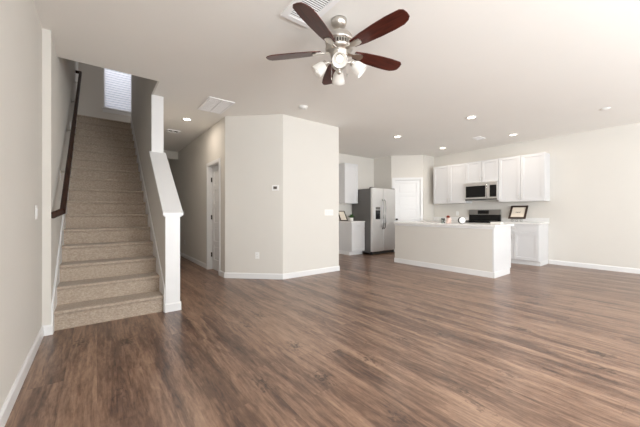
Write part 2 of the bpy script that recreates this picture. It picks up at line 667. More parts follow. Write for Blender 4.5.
# closet door in the hall wall: local frame facing -x
hd = sroot('door_1', (1.77, D1, 0), -PI / 2, 'white door set back in the hall wall')
casing(hd, 0, D1 - D0, DZ, -0.001)
lf = panel_door(hd, 0.022, D1 - D0 - 0.016, DZ - 0.016, 0.075)
MB().lathe([(0.026, 0), (0.026, 0.006), (0.011, 0.008), (0.011, 0.03), (0.026, 0.05), (0.006, 0.062)],
           (D1 - D0 - 0.08, 0.075, 0.95), 18, mx).build('door_knob', M['darkmetal'], lf)
for z in (0.25, 1.0, 1.75):
    MB().box(0.012, 0.024, 0.05, 0.075, z, z + 0.09).build('hinge', M['darkmetal'], hd)


# baseboards
def base_run(name, p, q, n, h=0.095, t=0.014, z=0.0):
    """board from p to q on the floor, n = normal into the room"""
    p, q = Vector(p), Vector(q)
    n = Vector(n).normalized()
    b = MB()
    bm = b.bm
    prof = [(0, 0), (t, 0), (t, h - 0.015), (t * 0.4, h), (0, h)]
    A = [bm.verts.new((p.x + n.x * d, p.y + n.y * d, z + hh)) for d, hh in prof]
    B = [bm.verts.new((q.x + n.x * d, q.y + n.y * d, z + hh)) for d, hh in prof]
    fs = [bm.faces.new(A), bm.faces.new(B[::-1])]
    for i in range(5):
        fs.append(bm.faces.new((A[i], B[i], B[(i + 1) % 5], A[(i + 1) % 5])))
    bmesh.ops.recalc_face_normals(bm, faces=fs)
    return struct(b.build(name, M['trim']))


base_run('baseboard_left', (XL, YB), (XL, 3.646), (1, 0))
base_run('baseboard_left_corner', (XL, 3.66), (XS0 + 0.015, 3.66), (0, -1))
base_run('baseboard_right', (XR, YB), (XR, 2.07), (-1, 0))
base_run('baseboard_hall_right', (1.77, D1 + 0.066), (1.77, YHALL), (-1, 0))
base_run('baseboard_hall_corner', (1.77, 5.04), (1.77, D0 - 0.066), (-1, 0))
base_run('baseboard_diagonal', (1.764, 5.046), (2.515, 4.335), (-1, -1))
base_run('baseboard_center', (2.509, 4.335), (3.789, 4.335), (0, -1))
base_run('baseboard_center_end', (3.775, 4.335), (3.775, YK), (1, 0))
base_run('baseboard_kitchen', (3.79, YK), (5.36, YK), (0, -1))
base_run('baseboard_half_wall', (XS1 - 0.004, KY0), (XS2 + 0.014, KY0), (0, -1), h=0.10)
base_run('baseboard_half_wall_side', (XS2, KY0), (XS2, YHALL), (1, 0), h=0.10)
base_run('baseboard_hall_end', (XS2, YHALL), (1.77, YHALL), (0, -1))

# half wall cap and newel face trim
sl = math.atan2(KZ1 - KZ0, KY1 - KY0)
cp = MB()
ov = 0.035


def slope(y):
    return KZ0 + (y - KY0) * (KZ1 - KZ0) / (KY1 - KY0)


cp.prism([(KY0 - ov, slope(KY0 - ov) + 0.02), (KY1, slope(KY1) + 0.02), (KY1, slope(KY1) + 0.06), (KY0 - ov, slope(KY0 - ov) + 0.052)],
         XS1 - 0.028, XS2 + 0.03, 'x')
cp.prism([(KY0 - 0.018, slope(KY0) - 0.022), (KY0 + 0.004, slope(KY0) - 0.022), (KY1, slope(KY1) - 0.01), (KY1, slope(KY1) + 0.02), (KY0 - 0.018, slope(KY0) + 0.012)],
         XS1 - 0.012, XS2 + 0.016, 'x')
struct(cp.build('trim_1', M['trim']), 'white sloping cap on the stair half wall')
struct(MB().box(XS1 + 0.0, XS2 + 0.002, KY0 - 0.006, KY0 + 0.004, 0, KZ0 - 0.01).build('trim_2', M['trim']))
struct(MB().box(XS1 + 0.0, XS2 + 0.002, KY1 - 0.006, KY1 + 0.0, KZ1 + 0.055, H).build('trim_3', M['trim']))
struct(MB().box(XS0 - 0.058, XS0 + 0.003, 3.654, 3.66, 0.095, H).build('trim_4', M['wall']))

# stair window (opening in the landing wall)
wr = sroot('window_1', (WX0, YLAND, WZ0), label='bright window at the head of the stairs')
o = (WX0, YLAND, WZ0)
m_ = MB(o)
t = 0.035
m_.box(WX0, WX0 + t, YLAND + 0.05, YLAND + 0.10, WZ0, WZ1)
m_.box(WX1 - t, WX1, YLAND + 0.05, YLAND + 0.10, WZ0, WZ1)
m_.box(WX0, WX1, YLAND + 0.05, YLAND + 0.10, WZ0, WZ0 + t)
m_.box(WX0, WX1, YLAND + 0.05, YLAND + 0.10, WZ1 - t, WZ1)
m_.build('window_frame', M['trim'], wr)
MB(o).box(WX0 - 0.03, WX1 + 0.03, YLAND - 0.035, YLAND + 0.05, WZ0 - 0.025, WZ0, 0.004).build('window_sill', M['trim'], wr)
MB(o).box(WX0 - 0.02, WX1 + 0.02, YLAND - 0.012, YLAND, WZ0 - 0.10, WZ0 - 0.026).build('window_apron', M['trim'], wr)

bl = thing('window_blind', 'white slatted blind filling the window above the stairs', 'blind', (WX0, YLAND, WZ0))
sm = MB(o)
ang = math.radians(-50)
k = 0
z = WZ0 + 0.05
while z < WZ1 - 0.05:
    R_ = Matrix.Translation(Vector(((WX0 + WX1) / 2, YLAND + 0.02, z)) - Vector(o)) @ Matrix.Rotation(ang, 4, 'X')
    mm = MB()
    mm.bm.free()
    g = bmesh.ops.create_cube(sm.bm, size=1)
    for v in g['verts']:
        v.co = R_ @ Vector((v.co.x * (WX1 - WX0 - 0.02), v.co.y * 0.047, v.co.z * 0.0025))
    z += 0.058
sm.build('slats', M['slat'], bl)
MB(o).box(WX0 + 0.006, WX1 - 0.006, YLAND + 0.0, YLAND + 0.045, WZ1 - 0.05, WZ1 - 0.002).build('headrail', M['trim'], bl)
MB(o).box(WX0 + 0.008, WX1 - 0.008, YLAND + 0.005, YLAND + 0.038, WZ0 + 0.004, WZ0 + 0.024, 0.003).build('bottom_rail', M['trim'], bl)

# ------------------------------------------------------------------ stairs
st = thing('staircase', 'straight flight of beige carpeted stairs rising between two walls', 'stairs', (XS0, YS, 0))
o = (XS0, YS, 0)
for i in range(NST):
    y0 = YS + i * RUN
    z1 = (i + 1) * RISE
    z0 = max(0.0, z1 - RISE - 0.05)
    y1 = y0 + RUN + 0.02 if i < NST - 1 else y0 + 0.10
    b = MB(o)
    xs0, xs1 = XS0 + 0.016, XS1 - 0.014
    zb = z1 - 0.035
    # rounded carpet nosing
    pts = [(y0 + 0.012, z0), (y1, z0), (y1, z1), (y0 + 0.012, z1)]
    for a in range(1, 6):
        t_ = PI / 2 + a * PI / 5 * 0.98
        pts.append((y0 + 0.008 + 0.019 * math.cos(t_), z1 - 0.019 + 0.019 * math.sin(t_)))
    pts.append((y0 + 0.010, z1 - 0.055))
    b.prism(pts, xs0, xs1, 'x')
    b.build('step', M['carpet'], st)
sk = 0.13


def stringer(x0, x1, ystart):
    b = MB(o)
    y2 = YTOP + 0.05
    n = RISE / RUN
    zt = lambda y: RISE + (y - YS) * n + sk
    b.prism([(ystart, 0), (YS + 0.35, 0), (y2, zt(y2) - 0.42), (y2, zt(y2)), (ystart + 0.03, zt(ystart + 0.03)), (ystart, zt(ystart) - 0.03)], x0, x1, 'x')
    return b.build('stringer', M['trim'], st)


stringer(XS0 + 0.001, XS0 + 0.016, 3.662)
stringer(XS1 - 0.013, XS1 - 0.0005, 3.70)

# handrail
hr_ = thing('handrail', 'dark wooden handrail climbing the left wall of the stairs', 'handrail', (XS0, 3.7, 1.1))
o = (XS0, 3.7, 1.1)
RA, RB = Vector((-0.262, 3.735, 1.145)), Vector((-0.262, 7.55, 3.935))


def bar(b, A, B, wx, hz, ext=0.0):
    """rectangular bar, bevelled, from A to B"""
    d = (B - A).normalized()
    s = d.cross(Vector((0, 0, 1))).normalized()
    u = s.cross(d)
    A = A - d * ext
    B = B + d * ext
    e = min(wx, hz) * 0.22
    pr = [(-wx / 2 + e, -hz / 2), (wx / 2 - e, -hz / 2), (wx / 2, -hz / 2 + e), (wx / 2, hz / 2 - e), (wx / 2 - e, hz / 2), (-wx / 2 + e, hz / 2), (-wx / 2, hz / 2 - e), (-wx / 2, -hz / 2 + e)]
    va = [b.bm.verts.new(A + s * p[0] + u * p[1] - b.o) for p in pr]
    vb = [b.bm.verts.new(B + s * p[0] + u * p[1] - b.o) for p in pr]
    fs = [b.bm.faces.new(va), b.bm.faces.new(vb[::-1])]
    for i in range(8):
        fs.append(b.bm.faces.new((va[i], vb[i], vb[(i + 1) % 8], va[(i + 1) % 8])))
    bmesh.ops.recalc_face_normals(b.bm, faces=fs)


b = MB(o)
bar(b, RA, RB, 0.042, 0.06, 0.012)
b.build('rail', M['rail'], hr_)
b = MB(o)
bar(b, RA + Vector((-0.005, -0.01, -0.005)), Vector((XS0 + 0.001, 3.68, 1.098)), 0.055, 0.055)
b.build('wall_return', M['rail'], hr_)
b = MB(o)
bar(b, RB + Vector((0, 0.0, 0)), Vector((XS0 + 0.001, RB.y, RB.z)), 0.045, 0.05)
b.build('wall_return', M['rail'], hr_)
for t_ in (0.20, 0.45, 0.70, 0.93):
    p = RA.lerp(RB, t_)
    b = MB(o)
    b.lathe([(0.03, 0), (0.03, 0.006), (0.012, 0.012)], (XS0 + 0.001, p.y, p.z - 0.1), 14, Matrix.Rotation(PI / 2, 4, 'Y'))
    b.tube([(XS0 + 0.005, p.y, p.z - 0.1), (XS0 + 0.05, p.y, p.z - 0.1), (p.x, p.y, p.z - 0.07), (p.x, p.y, p.z - 0.03)], 0.008)
    b.build('bracket', M['nickel'], hr_)


# ------------------------------------------------------------------ ceiling fan
FX, FY = 1.682, 1.928
fan = thing('ceiling_fan', 'five blade ceiling fan with dark cherry blades and frosted lights', 'ceiling fan', (FX, FY, H))
MB().lathe([(0.068, -0.001), (0.068, -0.025), (0.06, -0.05), (0.035, -0.068), (0.02, -0.072)], seg=32).build('canopy', M['nickel'], fan)
MB().lathe([(0.013, -0.07), (0.013, -0.14)], seg=14).build('downrod', M['nickel'], fan)
b = MB().lathe([(0.02, -0.115), (0.05, -0.118), (0.095, -0.13), (0.118, -0.155), (0.125, -0.19), (0.12, -0.205)], seg=40)
mot = b.build('motor_housing', M['nickel'], fan)
b = MB()
b.lathe([(0.10, -0.20), (0.105, -0.245), (0.10, -0.246)], seg=40)
b.build('motor_core', M['darkmetal'], mot)
b = MB()
for i in range(30):
    a = 2 * PI * i / 30
    R_ = Matrix.Rotation(a, 4, 'Z')
    b.box(0.102, 0.116, -0.004, 0.004, -0.24, -0.203, mtx=R_)
b.build('vent_ribs', M['nickel'], mot)
MB().lathe([(0.09, -0.243), (0.118, -0.245), (0.12, -0.258), (0.10, -0.272), (0.075, -0.285), (0.072, -0.33), (0.06, -0.35), (0.045, -0.36)], seg=40).build('switch_housing', M['nickel'], fan)
ZB = 2.54 - H
outer = [(0.15, -0.040), (0.155, 0.040), (0.26, 0.060), (0.40, 0.071), (0.52, 0.075), (0.60, 0.071), (0.642, 0.052), (0.662, 0.030),
         (0.664, -0.008), (0.655, -0.045), (0.63, -0.064), (0.52, -0.071), (0.40, -0.068), (0.26, -0.058)]
for i in range(5):
    a = math.radians(-156 + 72 * i)
    R_ = Matrix.Rotation(a, 4, 'Z') @ Matrix.Translation((0, 0, ZB)) @ Matrix.Rotation(math.radians(-12), 4, 'X')
    b = MB()
    va = [b.bm.verts.new(R_ @ Vector((x_, y_, 0.0035))) for x_, y_ in outer]
    vb = [b.bm.verts.new(R_ @ Vector((x_, y_, -0.0035))) for x_, y_ in outer]
    fs = [b.bm.faces.new(va), b.bm.faces.new(vb[::-1])]
    n = len(outer)
    for k in range(n):
        fs.append(b.bm.faces.new((va[k], va[(k + 1) % n], vb[(k + 1) % n], vb[k])))
    bmesh.ops.recalc_face_normals(b.bm, faces=fs)
    # mesh in the blade's own frame so that the grain follows it
    inv = R_.inverted()
    for v in b.bm.verts:
        v.co = inv @ v.co
    bo = b.build('blade', M['blade'], fan)
    bo.matrix_local = R_
    b = MB()
    iron = [(0.085, -0.018), (0.085, 0.018), (0.13, 0.011), (0.16, 0.026), (0.20, 0.032), (0.232, 0.024), (0.24, 0.0), (0.232, -0.024), (0.20, -0.032), (0.16, -0.026), (0.13, -0.011)]
    b.prism(iron, -0.012, -0.004, 'z')
    io = b.build('blade_iron', M['nickel'], bo)

# light kit: four arms and shades, one of them turned towards the room's left front
MB().lathe([(0.045, -0.355), (0.062, -0.365), (0.062, -0.40), (0.045, -0.42), (0.02, -0.428), (0.012, -0.436), (0.018, -0.445), (0.02, -0.455), (0.014, -0.468), (0.004, -0.474)], seg=28).build('light_fitter', M['nickel'], fan)
a0 = math.atan2(-FY, -FX)
for i in range(4):
    a = a0 + i * PI / 2 + 0.03
    dr = Vector((math.cos(a), math.sin(a), 0))
    tilt = math.radians(48)
    axis = (dr * math.sin(tilt) + Vector((0, 0, -math.cos(tilt)))).normalized()
    side = Vector((0, 0, 1)).cross(dr)
    third = axis.cross(side)
    Rm = Matrix((side, third, axis)).transposed().to_4x4()
    p0 = dr * 0.112 + Vector((0, 0, -0.372))
    b = MB()
    b.tube([dr * 0.05 + Vector((0, 0, -0.385)), dr * 0.075 + Vector((0, 0, -0.372)), dr * 0.10 + Vector((0, 0, -0.368)), p0 + axis * 0.01], 0.009)
    b.lathe([(0.012, -0.004), (0.027, 0.0), (0.030, 0.022)], p0, 20, Rm)
    ar = b.build('light_arm', M['nickel'], fan)
    b = MB()
    pr = [(0.024, 0.018), (0.036, 0.026), (0.046, 0.045), (0.051, 0.07), (0.056, 0.10), (0.062, 0.125)]
    pi_ = [(r - 0.003, z_) for r, z_ in pr[::-1]]
    b.lathe(pr + pi_, p0, 32, Rm, caps=False)
    b.build('glass_shade', M['shade'], ar)
    b = MB()
    b.lathe([(0.012, 0.02), (0.014, 0.05), (0.026, 0.075), (0.028, 0.09), (0.02, 0.108), (0.006, 0.114)], p0, 18, Rm)
    b.build('bulb', M['bulb'], ar)
for (dx, dy, ln) in ((-0.055, 0.035, 0.10), (0.05, -0.05, 0.07)):
    b = MB()
    b.tube([(dx, dy, -0.34), (dx, dy, -0.40 - ln)], 0.0016, 6)
    b.lathe([(0.002, 0), (0.005, -0.008), (0.005, -0.022), (0.002, -0.028)], (dx, dy, -0.40 - ln), 10)
    b.build('pull_chain', M['nickel'], fan)


# ------------------------------------------------------------------ ceiling fittings
def can_light(x_, y_, label, power):
    t_ = thing('recessed_light', label, 'ceiling light', (x_, y_, H), group='recessed ceiling lights')
    b = MB()
    b.lathe([(0.062, -0.001), (0.085, -0.002), (0.088, -0.006), (0.064, -0.010), (0.060, -0.004)], seg=32, caps=False)
    b.build('trim_ring', M['can'], t_)
    b = MB()
    b.lathe([(0.063, -0.0005), (0.061, -0.005), (0.03, -0.006)], seg=28)
    b.build('lens', M['lamp'], t_)
    l = bpy.data.lights.new('can_lamp', 'AREA')
    l.shape = 'DISK'
    l.size = 0.12
    l.energy = power
    l.color = (1.0, 0.88, 0.74)
    lo = bpy.data.objects.new('can_lamp', l)
    COL.objects.link(lo)
    lo.location = (x_, y_, H - 0.012)
    return t_


can_light(5.22, 2.46, 'lit recessed ceiling light, highest in the photo of the four over the kitchen', 5)
can_light(5.24, 4.06, 'lit recessed ceiling light, leftmost in the photo of the four over the kitchen', 5)
can_light(7.08, 2.46, 'lit recessed ceiling light, rightmost of the four, before the right wall cabinets', 5)
can_light(7.08, 4.06, 'lit recessed ceiling light, lowest of the four, nearest the pantry corner', 5)
can_light(1.279, 5.6, 'lit recessed ceiling light in the hallway beside the stairs', 6)


def grille(name, label, x0, x1, y0, y1, nsl, mid=False, along='x', fr=0.03, group=None, back='hole', frac=0.33):
    t_ = thing(name, label, 'vent', ((x0 + x1) / 2, (y0 + y1) / 2, H))
    oo = ((x0 + x1) / 2, (y0 + y1) / 2, H)
    b = MB(oo)
    b.box(x0, x1, y0, y0 + fr, H - 0.014, H - 0.001, 0.003)
    b.box(x0, x1, y1 - fr, y1, H - 0.014, H - 0.001, 0.003)
    b.box(x0, x0 + fr, y0 + fr, y1 - fr, H - 0.014, H - 0.001)
    b.box(x1 - fr, x1, y0 + fr, y1 - fr, H - 0.014, H - 0.001)
    if mid:
        xm = (x0 + x1) / 2
        b.box(xm - 0.008, xm + 0.008, y0 + fr, y1 - fr, H - 0.013, H - 0.001)
    b.build('frame', M['vent'], t_)
    MB(oo).box(x0 + fr, x1 - fr, y0 + fr, y1 - fr, H - 0.003, H - 0.001).build('backing', M[back], t_)
    b = MB(oo)
    for k in range(nsl):
        if along == 'x':
            p = y0 + fr + (k + 0.5) * (y1 - y0 - 2 * fr) / nsl
            wd = (y1 - y0 - 2 * fr) / nsl * frac
            b.box(x0 + fr, x1 - fr, p - wd, p + wd, H - 0.010, H - 0.005)
        else:
            p = x0 + fr + (k + 0.5) * (x1 - x0 - 2 * fr) / nsl
            wd = (x1 - x0 - 2 * fr) / nsl * frac
            b.box(p - wd, p + wd, y0 + fr, y1 - fr, H - 0.010, H - 0.005)
    b.build('louvers', M['vent'], t_)
    return t_


M['greyback'] = mat('grille_backing', (0.85, 0.85, 0.88), 0.8)
grille('return_air_grille', 'large white return air grille in the ceiling before the hallway', 1.285, 1.665, 4.31, 4.94, 30, True, back='greyback')
grille('ceiling_register', 'white ceiling register with dark slots behind the fan blade', 1.235, 1.52, 1.72, 2.17, 16, False, 'x', 0.05, frac=0.22)
grille('ceiling_register', 'small white register in the hallway ceiling beyond the hall light', 1.12, 1.36, 6.48, 6.68, 1, False, 'y', 0.035, frac=0.14)
grille('ceiling_register', 'flat white register in the ceiling before the microwave cabinets', 6.66, 6.92, 2.95, 3.12, 6, False, 'x', 0.025, back='greyback')


def smoke(x_, y_, label, r=0.068, d=0.035):
    t_ = thing('smoke_detector', label, 'smoke detector', (x_, y_, H))
    MB().lathe([(r * 1.05, -0.001), (r * 1.05, -d * 0.3), (r * 0.98, -d * 0.35), (r * 0.9, -d * 0.9), (r * 0.5, -d)], seg=32).build('body', M['plate'], t_)
    MB().lathe([(r * 0.18, -d), (r * 0.16, -d - 0.002)], seg=14).build('test_button', M['can'], t_)


smoke(2.586, 3.83, 'round white smoke detector on the ceiling above the thermostat walls')
smoke(6.50, 0.95, 'thin round white ceiling plate near the right edge', 0.06, 0.015)

# ------------------------------------------------------------------ wall plates
# diagonal wall frame
DA = Vector((1.77, 5.04, 0))
dv = (Vector((2.515, 4.335, 0)) - DA).normalized()
drz = math.atan2(dv.y, dv.x)


def on_diag(x_):
    s_ = (x_ - DA.x) / dv.x
    return (DA.x + dv.x * s_, DA.y + dv.y * s_)


def outlet(loc, rz, label, group=None):
    t_ = thing('wall_outlet', label, 'outlet', loc, rz)
    MB().box(-0.035, 0.035, -0.006, -0.0005, -0.057, 0.057, 0.002).build('cover_plate', M['plate'], t_)
    for z_ in (-0.022, 0.022):
        so = MB().box(-0.016, 0.016, -0.0085, -0.006, z_ - 0.014, z_ + 0.014, 0.001).build('socket', M['plate'], t_)
        b = MB()
        b.box(-0.008, -0.005, -0.0092, -0.0084, z_ - 0.005, z_ + 0.006)
        b.box(0.005, 0.008, -0.0092, -0.0084, z_ - 0.005, z_ + 0.006)
        b.build('slots', M['hole'], so)
    return t_


def switch(loc, rz, label, gangs=1):
    t_ = thing('light_switch', label, 'light switch', loc, rz)
    wd = 0.035 + 0.0235 * (gangs - 1)
    MB().box(-wd, wd, -0.006, -0.0005, -0.057, 0.057, 0.002).build('cover_plate', M['plate'], t_)
    for g in range(gangs):
        cx = (g - (gangs - 1) / 2) * 0.046
        MB().box(cx - 0.016, cx + 0.016, -0.010, -0.006, -0.033, 0.033, 0.0015).build('rocker', M['trim'], t_)
    return t_


px, py = on_diag(2.422)
th = thing('thermostat', 'small white thermostat with dark screen on the diagonal wall', 'thermostat', (px, py, 1.555), drz)
MB().box(-0.058, 0.058, -0.022, -0.0005, -0.048, 0.048, 0.005).build('housing', M['plate'], th)
MB().box(-0.032, 0.030, -0.0235, -0.0215, -0.020, 0.026).build('screen', M['lcd'], th)
px, py = on_diag(2.19)
outlet((px, py, 0.40), drz, 'white outlet low on the diagonal wall under the thermostat')
switch((3.525, 4.335, 1.14), 0, 'wide white four gang switch plate near the right end of the wall', 4)
switch((XL, 3.33, 1.13), PI / 2, 'white switch plate on the left wall before the stairs')
switch((XS0, 4.50, 1.56), PI / 2, 'white switch plate above the handrail, the lower on the stair wall')
switch((XS0, 6.08, 2.52), PI / 2, 'white switch plate above the handrail, the upper on the stair wall')
switch((1.77, 8.05, 1.14), -PI / 2, 'white switch plate on the hallway wall')
outlet((1.77, 7.95, 0.40), -PI / 2, 'white outlet low on the hallway wall')
outlet((XR, 4.15, 1.12), -PI / 2, 'white outlet on the wall left of the range')


# ------------------------------------------------------------------ cabinets (local frame: x right, front faces -y)
def shaker(parent, x0, x1, z0, z1, name='door', fr=0.062, handle=None):
    b = MB()
    y = -0.020
    b.box(x0, x1, y + 0.014, -0.001, z0, z1)
    b.box(x0, x0 + fr, y, y + 0.016, z0, z1, 0.0015)
    b.box(x1 - fr, x1, y, y + 0.016, z0, z1, 0.0015)
    b.box(x0 + fr - 0.002, x1 - fr + 0.002, y, y + 0.016, z0, z0 + fr, 0.0015)
    b.box(x0 + fr - 0.002, x1 - fr + 0.002, y, y + 0.016, z1 - fr, z1, 0.0015)
    d = b.build(name, M['cab'], parent)
    if handle:
        hx, hz, vert, hl = handle
        b = MB()
        if vert:
            b.tube([(hx, y, hz - hl / 2 + 0.012), (hx, y - 0.028, hz - hl / 2 + 0.008), (hx, y - 0.028, hz + hl / 2 - 0.008), (hx, y, hz + hl / 2 - 0.012)], 0.0045, 8)
        else:
            b.tube([(hx - hl / 2 + 0.012, y, hz), (hx - hl / 2 + 0.008, y - 0.028, hz), (hx + hl / 2 - 0.008, y - 0.028, hz), (hx + hl / 2 - 0.012, y, hz)], 0.0045, 8)
        b.build('handle', M['nickel'], d)
    return d


def slab_drawer(parent, x0, x1, z0, z1, hl=0.11):
    d = MB().box(x0, x1, -0.020, -0.001, z0, z1, 0.002).build('drawer', M['cab'], parent)
    b = MB()
    hx, hz, y = (x0 + x1) / 2, (z0 + z1) / 2, -0.02
    b.tube([(hx - hl / 2 + 0.012, y, hz), (hx - hl / 2 + 0.008, y - 0.028, hz), (hx + hl / 2 - 0.008, y - 0.028, hz), (hx + hl / 2 - 0.012, y, hz)], 0.0045, 8)
    b.build('handle', M['nickel'], d)


def upper(label, loc, rz, wd, h, d=0.33, doors=2, hside=1, group='white wall cabinets'):
    t_ = thing('wall_cabinet', label, 'cabinet', loc, rz, group)
    MB().box(0, wd, 0, d, 0, h, 0.001).build('body', M['cab'], t_)
    g = 0.003
    if doors == 2:
        shaker(t_, g, wd / 2 - g, g, h - g, handle=(wd / 2 - 0.03, 0.10 if h > 0.6 else 0.08, True, 0.11))
        shaker(t_, wd / 2 + g, wd - g, g, h - g, handle=(wd / 2 + 0.03, 0.10 if h > 0.6 else 0.08, True, 0.11))
    else:
        shaker(t_, g, wd - g, g, h - g, handle=(0.035 if hside < 0 else wd - 0.035, 0.10, True, 0.11))
    return t_


def lower(label, loc, rz, wd, d=0.60, h=0.885, doors=2, drawer=True, group='white floor cabinets'):
    t_ = thing('base_cabinet', label, 'cabinet', loc, rz, group)
    MB().box(0, wd, 0, d, 0.10, h, 0.001).build('body', M['cab'], t_)
    MB().box(0.0, wd, 0.07, d, 0, 0.10).build('toe_kick', M['trim'], t_)
    g = 0.003
    zt = h - 0.012
    if drawer:
        slab_drawer(t_, g, wd - g, h - 0.165, zt)
        zt = h - 0.172
    if doors == 2:
        shaker(t_, g, wd / 2 - g, 0.105, zt, handle=(wd / 2 - 0.03, zt - 0.10, True, 0.11))
        shaker(t_, wd / 2 + g, wd - g, 0.105, zt, handle=(wd / 2 + 0.03, zt - 0.10, True, 0.11))
    else:
        shaker(t_, g, wd - g, 0.105, zt)
    return t_


RZ = -PI / 2
UX = 7.67
YC = [4.67, 3.745, 2.967, 2.055]
upper('tall white wall cabinet pair left of the microwave', (UX, YC[0], 1.395), RZ, YC[0] - YC[1] - 0.002, 1.05, XR - UX - 0.001)
upper('short white wall cabinet pair above the microwave', (UX, YC[1], 1.90), RZ, YC[1] - YC[2] - 0.002, 0.545, XR - UX - 0.001)
upper('tall white wall cabinet pair right of the microwave', (UX, YC[2], 1.395), RZ, YC[2] - YC[3], 1.05, XR - UX - 0.001)
BX = 7.40
lower('white base cabinet under the counter left of the range', (BX, 4.72, 0), RZ, 0.915, XR - BX - 0.001)
lower('white base cabinet with drawer right of the range', (BX, 3.034, 0), RZ, 0.949, XR - BX - 0.001)
ct = MB().box(BX - 0.03, XR - 0.001, 2.065, 3.034, 0.886, 0.925, 0.004)
ct.box(XR - 0.018, XR - 0.001, 2.065, 3.034, 0.925, 1.02, 0.002)
tag(ct.build('countertop', M['quartz']), 'white stone countertop under the leaning picture frame', 'countertop')
ct = MB().box(BX - 0.03, XR - 0.001, 3.803, 4.868, 0.886, 0.925, 0.004)
ct.box(XR - 0.018, XR - 0.001, 3.803, 4.868, 0.925, 1.02, 0.002)
tag(ct.build('countertop', M['quartz']), 'white stone countertop between the range and the pantry corner', 'countertop')

# microwave over the range
mw = thing('microwave', 'stainless microwave with black glass door above the range', 'microwave', (7.60, YC[1] - 0.003, 1.452), RZ)
W_ = YC[1] - YC[2] - 0.008
MB().box(0, W_, 0, XR - 7.60 - 0.001, 0, 0.445, 0.003).build('body', M['steel'], mw)
dr = MB().box(0.0, W_ * 0.76, -0.022, -0.001, 0.035, 0.44, 0.004).build('door', M['steel'], mw)
MB().box(0.03, W_ * 0.66, -0.0245, -0.021, 0.075, 0.36).build('door_glass', M['black'], dr)
MB().tube([(W_ * 0.71, -0.022, 0.06), (W_ * 0.71, -0.06, 0.09), (W_ * 0.71, -0.062, 0.36), (W_ * 0.71, -0.022, 0.41)], 0.011).build('handle', M['chrome'], dr)
MB().box(W_ * 0.77, W_, -0.022, -0.001, 0.035, 0.44, 0.003).build('control_panel', M['steel'], mw)
MB().box(W_ * 0.79, W_ - 0.012, -0.0245, -0.021, 0.075, 0.36).build('keypad', M['black'], mw)
MB().box(0.01, W_ - 0.01, -0.015, 0.0, 0.004, 0.03, 0.003).build('bottom_vent', M['blackm'], mw)

# range
RW = 0.762
rg = thing('stove', 'stainless and black freestanding range under the microwave', 'stove', (7.36, 3.800, 0), RZ)
MB().box(0.002, RW, 0, 0.60, 0.06, 0.895, 0.003).build('body', M['steel'], rg)
MB().box(0.0, RW + 0.001, -0.01, 0.58, 0.895, 0.915, 0.004).build('cooktop', M['black'], rg)
b = MB()
for gx in (0.04, 0.275, 0.51):
    x0, x1 = gx, gx + 0.215
    for xx in (x0, x1 - 0.012, (x0 + x1) / 2 - 0.006):
        b.box(xx, xx + 0.012, 0.06, 0.54, 0.928, 0.942)
    for yy in (0.06, 0.17, 0.29, 0.41, 0.528):
        b.box(x0, x1, yy, yy + 0.012, 0.928, 0.942)
    for xx in (x0, x1 - 0.012):
        for yy in (0.06, 0.528):
            b.box(xx, xx + 0.012, yy, yy + 0.012, 0.914, 0.93)
b.build('grates', M['blackm'], rg)
bg = MB().box(0.0, RW, 0.575, 0.635, 0.90, 1.09, 0.003).build('backguard_base', M['black'], rg)
bg = MB().prism([(0.560, 1.09), (0.635, 1.09), (0.635, 1.22), (0.572, 1.22)], 0.0, RW, 'x').build('backguard', M['steel_dark'], rg)
MB().box(RW * 0.31, RW * 0.66, 0.557, 0.58, 1.11, 1.20).build('display', M['black'], rg)
dr = MB().box(0.008, RW - 0.006, -0.03, -0.001, 0.22, 0.78, 0.004).build('oven_door', M['steel'], rg)
MB().box(0.11, RW - 0.11, -0.033, -0.029, 0.34, 0.62).build('oven_window', M['black'], dr)
MB().tube([(0.07, -0.03, 0.72), (0.07, -0.075, 0.72), (RW - 0.07, -0.075, 0.72), (RW - 0.07, -0.03, 0.72)], 0.011).build('handle', M['steel'], dr)
MB().box(0.008, RW - 0.006, -0.025, -0.001, 0.08, 0.21, 0.004).build('drawer', M['steel'], rg)
MB().box(0.004, RW - 0.002, -0.028, -0.001, 0.79, 0.893, 0.004).build('knob_panel', M['steel'], rg)
for k in range(5):
    MB().lathe([(0.022, 0), (0.02, 0.025), (0.012, 0.03)], (0.09 + k * 0.145, -0.028, 0.84), 16, mx).build('knob', M['steel'], rg)
for xx in (0.03, RW - 0.05):
    for yy in (0.03, 0.55):
        MB().box(xx, xx + 0.02, yy, yy + 0.02, 0, 0.06).build('foot', M['rubber'], rg)

# ------------------------------------------------------------------ island
IX0, IX1, IY0, IY1 = 5.455, 6.20, 2.19, 4.30
isl = thing('kitchen_island', 'long kitchen island with greige front panel and white end', 'kitchen island', ((IX0 + IX1) / 2, (IY0 + IY1) / 2, 0))
o = ((IX0 + IX1) / 2, (IY0 + IY1) / 2, 0)
MB(o).box(IX0, IX0 + 0.11, IY0 + 0.012, IY1, 0, 0.88).build('front_panel', M['wall'], isl)
b = MB(o)
b.prism([(IX0 - 0.002, 0), (IX1 - 0.075, 0), (IX1 - 0.075, 0.10), (IX1, 0.10), (IX1, 0.882), (IX0 - 0.002, 0.882)], IY0, IY0 + 0.02, 'y')
b.build('end_panel', M['cab'], isl)
MB(o).box(IX0 + 0.11, IX1 - 0.02, IY0 + 0.02, IY1, 0.10, 0.88).build('body', M['cab'], isl)
MB(o).box(IX0 + 0.11, IX1 - 0.075, IY0 + 0.02, IY1, 0, 0.10).build('toe_kick', M['trim'], isl)
b = MB(o)
b.box(IX0 - 0.014, IX0 - 0.0, IY0 - 0.014, IY1 + 0.01, 0, 0.10, 0.002)
b.build('baseboard', M['trim'], isl)
MB(o).box(IX0 - 0.014, IX1 - 0.075, IY0 - 0.013, IY0, 0, 0.10, 0.002).build('baseboard', M['trim'], isl)
b = MB(o)
